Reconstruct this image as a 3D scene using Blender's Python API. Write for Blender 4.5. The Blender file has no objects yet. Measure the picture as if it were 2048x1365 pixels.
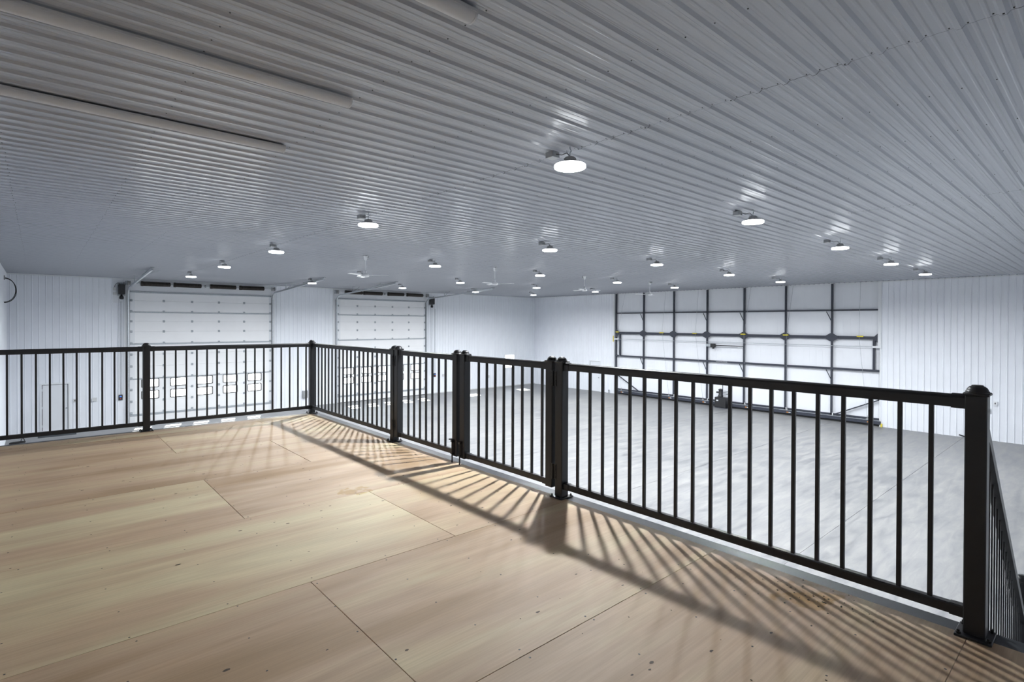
import bpy, math, random
from mathutils import Matrix, Vector

# ------------------------------------------------------------------ camera, light, exposure
sc = bpy.context.scene
col = sc.collection
YAW, PITCH, ROLL = math.radians(48.602), math.radians(0.416), math.radians(0.2055)
FPX, CY = 1075.2, 654.33
cam_d = bpy.data.cameras.new('camera')
cam = bpy.data.objects.new('camera', cam_d)
col.objects.link(cam)
fw = Vector((math.cos(YAW), math.sin(YAW), 0)); rt = Vector((math.sin(YAW), -math.cos(YAW), 0)); up = Vector((0, 0, 1))
f2 = fw * math.cos(PITCH) - up * math.sin(PITCH)
u2 = up * math.cos(PITCH) + fw * math.sin(PITCH)
r3 = rt * math.cos(ROLL) + u2 * math.sin(ROLL)
u3 = u2 * math.cos(ROLL) - rt * math.sin(ROLL)
cam.matrix_world = Matrix(((r3.x, u3.x, -f2.x, 0), (r3.y, u3.y, -f2.y, 0), (r3.z, u3.z, -f2.z, 4.80), (0, 0, 0, 1)))
cam_d.sensor_fit = 'HORIZONTAL'; cam_d.sensor_width = 36.0
cam_d.lens = FPX / 2048 * 36.0
cam_d.shift_y = -(682.5 - CY) / 2048
cam_d.clip_start = 0.05; cam_d.clip_end = 300
sc.camera = cam

world = bpy.data.worlds.new('world'); sc.world = world
world.use_nodes = True
bg = world.node_tree.nodes['Background']
bg.inputs[0].default_value = (0.80, 0.89, 1.0, 1); bg.inputs[1].default_value = 9.0

sun_d = bpy.data.lights.new('sun', 'SUN'); sun_d.energy = 45.0; sun_d.angle = 0.009; sun_d.color = (1.0, 0.96, 0.9)
sun = bpy.data.objects.new('sun', sun_d); col.objects.link(sun)
sun.rotation_euler = Vector((-0.38, -1.30, -1.0)).to_track_quat('-Z', 'Y').to_euler()
sun.location = (18, 60, 30)

LAMP, LAMP_W = 12.0, 212.0      # lens radiance and beam power of each high bay light
sc.view_settings.view_transform = 'Standard'
sc.view_settings.look = 'None'
sc.view_settings.exposure = 0.36
sc.view_settings.gamma = 1.0
sc.view_settings.use_curve_mapping = False
sc.cycles.use_denoising = True
sc.cycles.use_adaptive_sampling = False
sc.cycles.max_bounces = 9
sc.cycles.diffuse_bounces = 6
sc.cycles.glossy_bounces = 4
sc.cycles.transparent_max_bounces = 12
sc.cycles.caustics_reflective = False
sc.cycles.caustics_refractive = False
sc.cycles.sample_clamp_indirect = 8.0

random.seed(7)
PI = math.pi
# ------------------------------------------------------------------ room dimensions (metres)
XL, XW, YN, YW = -1.0, 29.59, -2.4, 30.81
ZC, ZD = 6.84, 3.42          # ceiling sheet, mezzanine deck surface
RX, RY = 3.118, 8.13         # railing centre lines
PITCHR = 0.2286              # rib spacing of the steel liner

# ------------------------------------------------------------------ materials
MATS = {}
def nodes_of(m):
    m.use_nodes = True
    nt = m.node_tree
    return nt, nt.nodes, nt.links, nt.nodes['Principled BSDF']

def simple(name, rgb, rough=0.5, metal=0.0, noise=0.0, nscale=6.0, bump=0.0, bscale=40.0, spec=0.5):
    m = bpy.data.materials.new(name); nt, N, L, p = nodes_of(m)
    p.inputs['Roughness'].default_value = rough; p.inputs['Metallic'].default_value = metal
    p.inputs['Specular IOR Level'].default_value = spec
    tc = N.new('ShaderNodeTexCoord')
    nz = N.new('ShaderNodeTexNoise'); nz.inputs['Scale'].default_value = nscale; nz.inputs['Detail'].default_value = 4
    L.new(tc.outputs['Object'], nz.inputs['Vector'])
    rp = N.new('ShaderNodeValToRGB')
    k = noise
    rp.color_ramp.elements[0].position = 0.3; rp.color_ramp.elements[1].position = 0.7
    rp.color_ramp.elements[0].color = (rgb[0] * (1 - k), rgb[1] * (1 - k), rgb[2] * (1 - k), 1)
    rp.color_ramp.elements[1].color = (min(1, rgb[0] * (1 + k)), min(1, rgb[1] * (1 + k)), min(1, rgb[2] * (1 + k)), 1)
    L.new(nz.outputs['Fac'], rp.inputs['Fac']); L.new(rp.outputs['Color'], p.inputs['Base Color'])
    if bump > 0:
        n2 = N.new('ShaderNodeTexNoise'); n2.inputs['Scale'].default_value = bscale
        L.new(tc.outputs['Object'], n2.inputs['Vector'])
        b = N.new('ShaderNodeBump'); b.inputs['Strength'].default_value = bump; b.inputs['Distance'].default_value = 0.002
        L.new(n2.outputs['Fac'], b.inputs['Height']); L.new(b.outputs['Normal'], p.inputs['Normal'])
    MATS[name] = m
    return m

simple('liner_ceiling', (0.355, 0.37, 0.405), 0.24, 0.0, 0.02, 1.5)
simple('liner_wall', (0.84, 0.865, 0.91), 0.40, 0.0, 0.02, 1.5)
simple('trim_white', (0.80, 0.82, 0.84), 0.45, 0.0, 0.015, 2)
simple('flat_white', (0.78, 0.80, 0.83), 0.5, 0.0, 0.015, 2)
simple('door_cream', (0.88, 0.885, 0.89), 0.5, 0.0, 0.015, 2, 0.15, 30)
simple('sheet_white', (0.86, 0.88, 0.92), 0.5, 0.0, 0.02, 1)
simple('dark_back', (0.03, 0.03, 0.035), 0.8)
simple('black_coat', (0.0115, 0.0122, 0.0145), 0.42, 0.0, 0.1, 30, 0.08, 250)
simple('black_plastic', (0.018, 0.018, 0.02), 0.5, 0, 0.1, 20)
simple('black_rubber', (0.015, 0.015, 0.016), 0.7, 0, 0.15, 30)
simple('steel_dark', (0.035, 0.04, 0.058), 0.5, 0.0, 0.12, 8)
simple('channel_primer', (0.035, 0.038, 0.043), 0.40, 0.0, 0.25, 5, spec=0.2)
simple('galvanised', (0.56, 0.59, 0.62), 0.38, 0.75, 0.12, 25)
simple('galv_dull', (0.42, 0.45, 0.48), 0.5, 0.6, 0.12, 25)
simple('spring_steel', (0.03, 0.024, 0.02), 0.5, 0.3, 0.2, 60)
simple('grey_box', (0.30, 0.31, 0.32), 0.5, 0.2, 0.05, 10)
simple('pale_box', (0.62, 0.63, 0.63), 0.5, 0, 0.03, 10)
simple('fan_white', (0.86, 0.87, 0.88), 0.35, 0, 0.01, 10)
simple('wrap_white', (0.52, 0.525, 0.54), 0.45, 0, 0.015, 10)
simple('housing_grey', (0.34, 0.345, 0.35), 0.5, 0.3, 0.05, 20)
simple('yellow_strap', (0.75, 0.62, 0.06), 0.6, 0, 0.1, 30)
simple('orange_tag', (0.80, 0.30, 0.05), 0.6, 0, 0.1, 30)
simple('red_tag', (0.55, 0.05, 0.03), 0.5, 0, 0.05, 30)
simple('blue_screen', (0.10, 0.25, 0.75), 0.3, 0, 0.05, 30)
simple('letter_white', (0.75, 0.76, 0.78), 0.6, 0, 0.02, 30)
simple('screw_dark', (0.05, 0.05, 0.05), 0.5, 0.5, 0.1, 60)
simple('knot_dark', (0.055, 0.035, 0.02), 0.7, 0.0, 0.3, 90)
simple('crumb', (0.05, 0.045, 0.025), 0.9, 0.0, 0.4, 120)
simple('mat_rubber', (0.035, 0.045, 0.055), 0.8, 0, 0.15, 40)
simple('tread_steel', (0.05, 0.052, 0.055), 0.5, 0.4, 0.15, 10)
simple('gravel_pale', (0.62, 0.60, 0.57), 0.9, 0, 0.15, 0.8)

def lens_material():
    m = bpy.data.materials.new('led_lens'); m.use_nodes = True
    nt = m.node_tree; N = nt.nodes; L = nt.links; N.clear()
    e = N.new('ShaderNodeEmission'); e.inputs['Color'].default_value = (0.93, 0.965, 1.0, 1); e.inputs['Strength'].default_value = LAMP
    o = N.new('ShaderNodeOutputMaterial'); L.new(e.outputs[0], o.inputs[0]); MATS['led_lens'] = m; m.cycles.emission_sampling = 'NONE'
lens_material()

def glass_material():
    m = bpy.data.materials.new('clear_glass'); m.use_nodes = True
    nt = m.node_tree; N = nt.nodes; L = nt.links; N.clear()
    t = N.new('ShaderNodeBsdfTransparent'); t.inputs[0].default_value = (0.93, 0.95, 0.96, 1)
    g = N.new('ShaderNodeBsdfGlossy'); g.inputs['Roughness'].default_value = 0.03
    mx = N.new('ShaderNodeMixShader'); mx.inputs[0].default_value = 0.06
    L.new(t.outputs[0], mx.inputs[1]); L.new(g.outputs[0], mx.inputs[2])
    o = N.new('ShaderNodeOutputMaterial'); L.new(mx.outputs[0], o.inputs[0]); MATS['clear_glass'] = m
glass_material()

def concrete_material():
    m = bpy.data.materials.new('concrete'); nt, N, L, p = nodes_of(m); MATS['concrete'] = m
    geo = N.new('ShaderNodeNewGeometry')
    mp = N.new('ShaderNodeMapping'); mp.inputs['Rotation'].default_value = (0, 0, math.radians(42)); mp.inputs['Scale'].default_value = (0.5, 2.6, 1)
    L.new(geo.outputs['Position'], mp.inputs['Vector'])
    n1 = N.new('ShaderNodeTexNoise'); n1.inputs['Scale'].default_value = 2.0; n1.inputs['Detail'].default_value = 8; n1.inputs['Roughness'].default_value = 0.62; n1.inputs['Distortion'].default_value = 0.6
    L.new(mp.outputs[0], n1.inputs['Vector'])
    n2 = N.new('ShaderNodeTexNoise'); n2.inputs['Scale'].default_value = 0.23; n2.inputs['Detail'].default_value = 3
    L.new(geo.outputs['Position'], n2.inputs['Vector'])
    ad = N.new('ShaderNodeMath'); ad.operation = 'MULTIPLY_ADD'; ad.inputs[1].default_value = 0.72
    L.new(n1.outputs['Fac'], ad.inputs[0])
    ml = N.new('ShaderNodeMath'); ml.operation = 'MULTIPLY'; ml.inputs[1].default_value = 0.28
    L.new(n2.outputs['Fac'], ml.inputs[0]); L.new(ml.outputs[0], ad.inputs[2])
    rp = N.new('ShaderNodeValToRGB')
    rp.color_ramp.elements[0].position = 0.28; rp.color_ramp.elements[0].color = (0.09, 0.095, 0.105, 1)
    rp.color_ramp.elements[1].position = 0.66; rp.color_ramp.elements[1].color = (0.295, 0.292, 0.282, 1)
    e = rp.color_ramp.elements.new(0.46); e.color = (0.195, 0.198, 0.202, 1)
    L.new(ad.outputs[0], rp.inputs['Fac']); L.new(rp.outputs['Color'], p.inputs['Base Color'])
    rr = N.new('ShaderNodeMapRange'); rr.inputs['From Min'].default_value = 0.3; rr.inputs['From Max'].default_value = 0.7
    rr.inputs['To Min'].default_value = 0.36; rr.inputs['To Max'].default_value = 0.55
    L.new(n1.outputs['Fac'], rr.inputs['Value']); L.new(rr.outputs[0], p.inputs['Roughness'])
    b = N.new('ShaderNodeBump'); b.inputs['Strength'].default_value = 0.06; b.inputs['Distance'].default_value = 0.01
    L.new(n1.outputs['Fac'], b.inputs['Height']); L.new(b.outputs['Normal'], p.inputs['Normal'])
concrete_material()

def plywood_material():
    m = bpy.data.materials.new('plywood'); nt, N, L, p = nodes_of(m); MATS['plywood'] = m
    geo = N.new('ShaderNodeNewGeometry'); oi = N.new('ShaderNodeObjectInfo')
    off = N.new('ShaderNodeVectorMath'); off.operation = 'SCALE'; off.inputs['Scale'].default_value = 37.0
    cmb = N.new('ShaderNodeCombineXYZ')
    for k in range(3): L.new(oi.outputs['Random'], cmb.inputs[k])
    L.new(cmb.outputs[0], off.inputs[0])
    add = N.new('ShaderNodeVectorMath'); add.operation = 'ADD'
    L.new(geo.outputs['Position'], add.inputs[0]); L.new(off.outputs[0], add.inputs[1])
    def noise(scale, detail, sx, sy, dist=0.0, rough=0.5):
        mp = N.new('ShaderNodeMapping'); mp.inputs['Scale'].default_value = (sx, sy, 1)
        L.new(add.outputs[0], mp.inputs['Vector'])
        n = N.new('ShaderNodeTexNoise'); n.inputs['Scale'].default_value = scale; n.inputs['Detail'].default_value = detail
        n.inputs['Distortion'].default_value = dist; n.inputs['Roughness'].default_value = rough
        L.new(mp.outputs[0], n.inputs['Vector']); return n
    broad = noise(1.0, 3, 0.55, 3.2, 0.4)
    fine = noise(3.0, 6, 0.9, 30.0, 0.3, 0.6)
    cath = noise(1.0, 2, 0.5, 3.0, 0.8)
    wv = N.new('ShaderNodeMath'); wv.operation = 'MULTIPLY'; wv.inputs[1].default_value = 26.0
    L.new(cath.outputs['Fac'], wv.inputs[0])
    sn = N.new('ShaderNodeMath'); sn.operation = 'SINE'; L.new(wv.outputs[0], sn.inputs[0])
    # tone of the face veneer: pinkish heart / pale yellow sap
    rnd = N.new('ShaderNodeMapRange'); rnd.inputs['To Min'].default_value = -0.12; rnd.inputs['To Max'].default_value = 0.12
    sepc = N.new('ShaderNodeSeparateColor'); L.new(oi.outputs['Color'], sepc.inputs[0]); L.new(sepc.outputs[0], rnd.inputs['Value'])
    tone = N.new('ShaderNodeMath'); tone.operation = 'ADD'; L.new(broad.outputs['Fac'], tone.inputs[0]); L.new(rnd.outputs[0], tone.inputs[1])
    rp = N.new('ShaderNodeValToRGB')
    els = rp.color_ramp.elements
    els[0].position = 0.30; els[0].color = (0.35, 0.237, 0.138, 1)
    els[1].position = 0.72; els[1].color = (0.555, 0.47, 0.298, 1)
    a = els.new(0.44); a.color = (0.44, 0.313, 0.205, 1)
    a = els.new(0.55); a.color = (0.475, 0.36, 0.23, 1)
    L.new(tone.outputs[0], rp.inputs['Fac'])
    g1 = N.new('ShaderNodeMapRange'); g1.inputs['From Min'].default_value = 0.25; g1.inputs['From Max'].default_value = 0.75
    g1.inputs['To Min'].default_value = 0.86; g1.inputs['To Max'].default_value = 1.08
    L.new(fine.outputs['Fac'], g1.inputs['Value'])
    g2 = N.new('ShaderNodeMapRange'); g2.inputs['From Min'].default_value = -1; g2.inputs['From Max'].default_value = 1
    g2.inputs['To Min'].default_value = 0.955; g2.inputs['To Max'].default_value = 1.03
    L.new(sn.outputs[0], g2.inputs['Value'])
    mm = N.new('ShaderNodeMath'); mm.operation = 'MULTIPLY'; L.new(g1.outputs[0], mm.inputs[0]); L.new(g2.outputs[0], mm.inputs[1])
    # water stain left of the gate
    def spot(cx, cy, r, wob):
        sub = N.new('ShaderNodeVectorMath'); sub.operation = 'SUBTRACT'; sub.inputs[1].default_value = (cx, cy, ZD)
        L.new(geo.outputs['Position'], sub.inputs[0])
        ln = N.new('ShaderNodeVectorMath'); ln.operation = 'LENGTH'; L.new(sub.outputs[0], ln.inputs[0])
        nz = N.new('ShaderNodeTexNoise'); nz.inputs['Scale'].default_value = 9; nz.inputs['Detail'].default_value = 4
        L.new(geo.outputs['Position'], nz.inputs['Vector'])
        sm = N.new('ShaderNodeMath'); sm.operation = 'MULTIPLY_ADD'; sm.inputs[1].default_value = wob
        L.new(nz.outputs['Fac'], sm.inputs[0]); L.new(ln.outputs['Value'], sm.inputs[2])
        mr = N.new('ShaderNodeMapRange'); mr.inputs['From Min'].default_value = r * 0.75 + wob * .5; mr.inputs['From Max'].default_value = r * 1.25 + wob * .5
        mr.inputs['To Min'].default_value = 0.0; mr.inputs['To Max'].default_value = 1.0
        L.new(sm.outputs[0], mr.inputs['Value']); return mr
    s1 = spot(1.93, 4.14, 0.07, 0.45); s2 = spot(2.92, 1.05, 0.10, 0.6)
    m3 = N.new('ShaderNodeMath'); m3.operation = 'MULTIPLY'; L.new(s1.outputs[0], m3.inputs[0]); L.new(s2.outputs[0], m3.inputs[1])
    sc_ = N.new('ShaderNodeVectorMath'); sc_.operation = 'SCALE'; L.new(rp.outputs['Color'], sc_.inputs[0]); L.new(mm.outputs[0], sc_.inputs['Scale'])
    st = N.new('ShaderNodeVectorMath'); st.operation = 'MULTIPLY'; st.inputs[1].default_value = (0.80, 0.70, 0.46); L.new(sc_.outputs[0], st.inputs[0])
    mx = N.new('ShaderNodeMix'); mx.data_type = 'RGBA'
    L.new(m3.outputs[0], mx.inputs[0]); L.new(st.outputs[0], mx.inputs[6]); L.new(sc_.outputs[0], mx.inputs[7])
    L.new(mx.outputs[2], p.inputs['Base Color'])
    p.inputs['Roughness'].default_value = 0.55; p.inputs['Specular IOR Level'].default_value = 0.3
    b = N.new('ShaderNodeBump'); b.inputs['Strength'].default_value = 0.10; b.inputs['Distance'].default_value = 0.002
    L.new(fine.outputs['Fac'], b.inputs['Height']); L.new(b.outputs['Normal'], p.inputs['Normal'])
plywood_material()

# ------------------------------------------------------------------ mesh helpers
class MB:
    def __init__(s): s.v = []; s.f = []
    def add(s, vs, fs):
        o = len(s.v); s.v += [tuple(v) for v in vs]; s.f += [tuple(i + o for i in f) for f in fs]; return s
    def box(s, x0, x1, y0, y1, z0, z1):
        if x0 > x1: x0, x1 = x1, x0
        if y0 > y1: y0, y1 = y1, y0
        if z0 > z1: z0, z1 = z1, z0
        return s.add([(x0, y0, z0), (x1, y0, z0), (x1, y1, z0), (x0, y1, z0), (x0, y0, z1), (x1, y0, z1), (x1, y1, z1), (x0, y1, z1)],
                     [(0, 3, 2, 1), (4, 5, 6, 7), (0, 1, 5, 4), (1, 2, 6, 5), (2, 3, 7, 6), (3, 0, 4, 7)])
    def cbox(s, c, d): return s.box(c[0] - d[0] / 2, c[0] + d[0] / 2, c[1] - d[1] / 2, c[1] + d[1] / 2, c[2] - d[2] / 2, c[2] + d[2] / 2)
    def bbox(s, x0, x1, y0, y1, z0, z1, b):
        # box with chamfered edges
        vs = []; fs = []
        xs, ys, zs = (x0, x1), (y0, y1), (z0, z1)
        idx = {}
        for i in (0, 1):
            for j in (0, 1):
                for k in (0, 1):
                    for a in range(3):
                        p = [xs[i], ys[j], zs[k]]
                        for q, t in enumerate((i, j, k)):
                            if q != a: p[q] += b if t == 0 else -b
                        idx[(i, j, k, a)] = len(vs); vs.append(p)
        def quad(keys): fs.append(tuple(idx[k] for k in keys))
        for i in (0, 1): quad([(i, 0, 0, 0), (i, 1, 0, 0), (i, 1, 1, 0), (i, 0, 1, 0)])
        for j in (0, 1): quad([(0, j, 0, 1), (1, j, 0, 1), (1, j, 1, 1), (0, j, 1, 1)])
        for k in (0, 1): quad([(0, 0, k, 2), (1, 0, k, 2), (1, 1, k, 2), (0, 1, k, 2)])
        for i in (0, 1):
            for j in (0, 1): quad([(i, j, 0, 0), (i, j, 1, 0), (i, j, 1, 1), (i, j, 0, 1)])
            for k in (0, 1): quad([(i, 0, k, 0), (i, 1, k, 0), (i, 1, k, 2), (i, 0, k, 2)])
        for j in (0, 1):
            for k in (0, 1): quad([(0, j, k, 1), (1, j, k, 1), (1, j, k, 2), (0, j, k, 2)])
        for i in (0, 1):
            for j in (0, 1):
                for k in (0, 1): quad([(i, j, k, 0), (i, j, k, 1), (i, j, k, 2)])
        return s.add(vs, fs)
    def cyl(s, p0, p1, r, n=12, r1=None, caps=True):
        p0, p1 = Vector(p0), Vector(p1); d = (p1 - p0).normalized()
        a = Vector((0, 0, 1)) if abs(d.z) < 0.9 else Vector((1, 0, 0))
        u = d.cross(a).normalized(); w = d.cross(u)
        r1 = r if r1 is None else r1
        vs = []
        for k in range(n):
            t = 2 * PI * k / n; e = u * math.cos(t) + w * math.sin(t)
            vs.append(p0 + e * r); vs.append(p1 + e * r1)
        fs = [(2 * k, 2 * ((k + 1) % n), 2 * ((k + 1) % n) + 1, 2 * k + 1) for k in range(n)]
        if caps: fs += [tuple(2 * k for k in range(n))[::-1], tuple(2 * k + 1 for k in range(n))]
        return s.add(vs, fs)
    def tube(s, pts, r, n=8):
        P = [Vector(p) for p in pts]; rings = []; vs = []; fs = []
        prev = None
        for i, p in enumerate(P):
            d = (P[min(i + 1, len(P) - 1)] - P[max(i - 1, 0)]).normalized()
            if prev is None:
                a = Vector((0, 0, 1)) if abs(d.z) < 0.9 else Vector((1, 0, 0)); u = d.cross(a).normalized()
            else:
                u = (prev - d * prev.dot(d)).normalized()
            prev = u; w = d.cross(u)
            for k in range(n):
                t = 2 * PI * k / n; vs.append(p + (u * math.cos(t) + w * math.sin(t)) * r)
        for i in range(len(P) - 1):
            for k in range(n):
                fs.append((i * n + k, i * n + (k + 1) % n, (i + 1) * n + (k + 1) % n, (i + 1) * n + k))
        fs += [tuple(range(n))[::-1], tuple((len(P) - 1) * n + k for k in range(n))]
        return s.add(vs, fs)
    def lathe(s, c, prof, n=24, axis='z'):
        # prof: list of (r, h) along axis from c
        vs = []; fs = []
        for r, h in prof:
            for k in range(n):
                t = 2 * PI * k / n; a, b = r * math.cos(t), r * math.sin(t)
                if axis == 'z': vs.append((c[0] + a, c[1] + b, c[2] + h))
                elif axis == 'x': vs.append((c[0] + h, c[1] + a, c[2] + b))
                else: vs.append((c[0] + a, c[1] + h, c[2] + b))
        m = len(prof)
        for i in range(m - 1):
            for k in range(n): fs.append((i * n + k, i * n + (k + 1) % n, (i + 1) * n + (k + 1) % n, (i + 1) * n + k))
        fs += [tuple(range(n))[::-1], tuple((m - 1) * n + k for k in range(n))]
        return s.add(vs, fs)
    def bar(s, p0, p1, w, h, upv=(0, 0, 1)):
        # rectangular bar: w across, h along up
        p0, p1 = Vector(p0), Vector(p1); d = (p1 - p0).normalized(); upv = Vector(upv)
        sd = d.cross(upv).normalized(); uu = sd.cross(d)
        vs = []
        for p in (p0, p1):
            for a, b in ((-1, -1), (1, -1), (1, 1), (-1, 1)): vs.append(p + sd * (a * w / 2) + uu * (b * h / 2))
        return s.add(vs, [(0, 1, 2, 3), (7, 6, 5, 4), (0, 4, 5, 1), (1, 5, 6, 2), (2, 6, 7, 3), (3, 7, 4, 0)])
    def sweep(s, p0, p1, prof, upv=(0, 0, 1)):
        # closed profile [(across, up)] from p0 to p1
        p0, p1 = Vector(p0), Vector(p1); d = (p1 - p0).normalized(); upv = Vector(upv)
        sd = d.cross(upv).normalized(); uu = sd.cross(d); n = len(prof)
        vs = [p + sd * a + uu * b for p in (p0, p1) for a, b in prof]
        fs = [(k, (k + 1) % n, n + (k + 1) % n, n + k) for k in range(n)] + [tuple(range(n))[::-1], tuple(range(n, 2 * n))]
        return s.add(vs, fs)
    def extrude(s, poly, axis, a0, a1):
        # polygon in the plane perpendicular to axis; axis 0:(y,z) 1:(x,z) 2:(x,y)
        def P(q, a):
            return (a, q[0], q[1]) if axis == 0 else ((q[0], a, q[1]) if axis == 1 else (q[0], q[1], a))
        n = len(poly)
        vs = [P(q, a0) for q in poly] + [P(q, a1) for q in poly]
        fs = [(k, (k + 1) % n, n + (k + 1) % n, n + k) for k in range(n)] + [tuple(range(n))[::-1], tuple(range(n, 2 * n))]
        return s.add(vs, fs)
    def ribbon(s, path, t, axis, a0, a1):
        # thick strip along a 2-D path, extruded along axis
        P = [Vector(p) for p in path]; L_, R_ = [], []
        for i, p in enumerate(P):
            d = (P[min(i + 1, len(P) - 1)] - P[max(i - 1, 0)]).normalized(); n = Vector((-d.y, d.x))
            L_.append(p + n * t / 2); R_.append(p - n * t / 2)
        for i in range(len(P) - 1):
            s.extrude([L_[i], L_[i + 1], R_[i + 1], R_[i]], axis, a0, a1)
        return s
    def mesh(s, name, mat, smooth=False):
        me = bpy.data.meshes.new(name); me.from_pydata(s.v, [], s.f)
        me.materials.append(MATS[mat]); me.validate(); me.update()
        import bmesh
        b = bmesh.new(); b.from_mesh(me); bmesh.ops.recalc_face_normals(b, faces=b.faces)
        if smooth:
            for f in b.faces: f.smooth = True
            for e in b.edges:
                if len(e.link_faces) == 2 and e.calc_face_angle(0) > math.radians(38): e.smooth = False
        b.to_mesh(me); b.free()
        return me
    def build(s, name, mat, parent=None, smooth=False, loc=None):
        return link(name, s.mesh(name, mat, smooth), parent, loc)

def link(name, me, parent=None, loc=None, rotz=None):
    o = bpy.data.objects.new(name, me); col.objects.link(o)
    if parent: o.parent = parent
    if loc is not None: o.location = loc
    if rotz is not None: o.rotation_euler = (0, 0, rotz)
    return o

def tag(o, label, cat, group=None, kind=None):
    o['label'] = label; o['category'] = cat
    if group: o['group'] = group
    if kind: o['kind'] = kind
    return o
def thing(name, loc, label, cat, group=None, kind=None, rotz=0):
    o = bpy.data.objects.new(name, None); col.objects.link(o); o.location = loc; o.rotation_euler = (0, 0, rotz)
    o.empty_display_size = 0.2
    return tag(o, label, cat, group, kind)
def dup(root, loc, label, rotz=None):
    r = root.copy(); col.objects.link(r); r.location = loc; r['label'] = label
    if rotz is not None: r.rotation_euler = (0, 0, rotz)
    for ch in list(root.children):
        c = ch.copy(); col.objects.link(c); c.parent = r
        for g in list(ch.children):
            d = g.copy(); col.objects.link(d); d.parent = c
    return r
ORD = ['first', 'second', 'third', 'fourth', 'fifth', 'sixth']

# ------------------------------------------------------------------ floor
fl = MB().box(XL - .2, XW + .2, YN - .2, YW + .2, -0.25, -0.012).build('floor', 'concrete')
tag(fl, 'grey trowelled concrete floor of the big hall', 'floor', kind='structure')
jy = [YN, -0.5, 4.42, 9.35, 14.3, 19.25, 24.2, YW + .1]
for a, b in zip(jy[:-1], jy[1:]):
    MB().box(XL, XW + .1, a + .004, b - .004, -0.013, 0).build('slab', 'concrete', fl)
gr = MB().box(-40, 70, YW + .36, 90, -0.25, -0.05).build('ground', 'gravel_pale')
tag(gr, 'pale gravel yard outside the overhead doors', 'ground', kind='structure')

# ------------------------------------------------------------------ liner profiles
def rib_profile(n, h, base, top, bead):
    # (v, depth) from v=-0.045 over n pitches
    pts = []
    for k in range(n):
        c = k * PITCHR
        pts += [(c - base, 0), (c - top, h), (c + top, h), (c + base, 0)]
        if bead:
            for q in (0.076, 0.153):
                pts += [(c + q - .017, 0), (c + q - .007, bead), (c + q + .007, bead), (c + q + .017, 0)]
    return pts

# ceiling: ribs run along X, sheets 0.914 wide
ce = MB().box(XL - .2, XW + .3, YN - .2, YW + .3, ZC + .012, ZC + .25).build('ceiling', 'dark_back')
tag(ce, 'white ribbed steel liner ceiling with screw rows', 'ceiling', kind='structure')
SEAMS = [XL, 4.73, 11.14, 17.55, 23.96, XW + .02]
LAP0 = 1.437
prof = rib_profile(4, 0.019, 0.034, 0.013, 0.0025)
prof = [(-0.046, 0)] + prof + [(4 * PITCHR - 0.0465, 0)]
k0 = math.ceil((YN - LAP0) / .9144) - 1
sheet_me = {}
for i in range(5):
    x0, x1 = SEAMS[i] + .003, SEAMS[i + 1] - .003
    mb = MB(); n = len(prof)
    mb.add([(x0, v, -d) for v, d in prof] + [(x1, v, -d) for v, d in prof], [(k, k + 1, n + k + 1, n + k) for k in range(n - 1)])
    mb.add([(x, v, -d - .0012) for x in (x0, x1) for v, d in (prof[-3], prof[-2], prof[-1])], [])
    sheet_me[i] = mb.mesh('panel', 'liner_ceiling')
k = k0
while LAP0 + k * .9144 < YW:
    for i in range(5):
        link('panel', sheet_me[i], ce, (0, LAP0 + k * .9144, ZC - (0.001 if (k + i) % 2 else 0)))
    k += 1
# screws: one joined part
mb = MB()
def hexdot(mb, x, y, z, r, h, n=6):
    vs = [(x + r * math.cos(2 * PI * q / n), y + r * math.sin(2 * PI * q / n), z) for q in range(n)]
    vs += [(x + r * .7 * math.cos(2 * PI * q / n), y + r * .7 * math.sin(2 * PI * q / n), z + h) for q in range(n)]
    mb.add(vs, [(q, (q + 1) % n, n + (q + 1) % n, n + q) for q in range(n)] + [tuple(range(n, 2 * n))])
rows = [-.3, .95, 2.2, 3.45, 5.98, 7.24, 8.48, 9.73, 12.25, 13.51, 14.75, 16.0, 18.8, 20.05, 21.3, 22.55]
ry = LAP0 + k0 * .9144
j = 0
while ry + j * PITCHR < YW - .1:
    y = ry + j * PITCHR
    if y > YN + .05:
        for x in rows: hexdot(mb, x + random.uniform(-.012, .012), y - .05 + random.uniform(-.006, .006), ZC - .0015, .0062, -.005)
        for x in SEAMS[1:5]:
            for dy in (-.05, .05): hexdot(mb, x - .03 + random.uniform(-.006, .006), y + dy, ZC - .0015, .0062, -.005)
        if j % 4 == 0:
            for x in SEAMS[1:5]: hexdot(mb, x - .03, y, ZC - .02, .0075, -.006)
    j += 1
o = mb.build('screw_heads', 'screw_dark', ce); o['kind'] = 'stuff'

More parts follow.
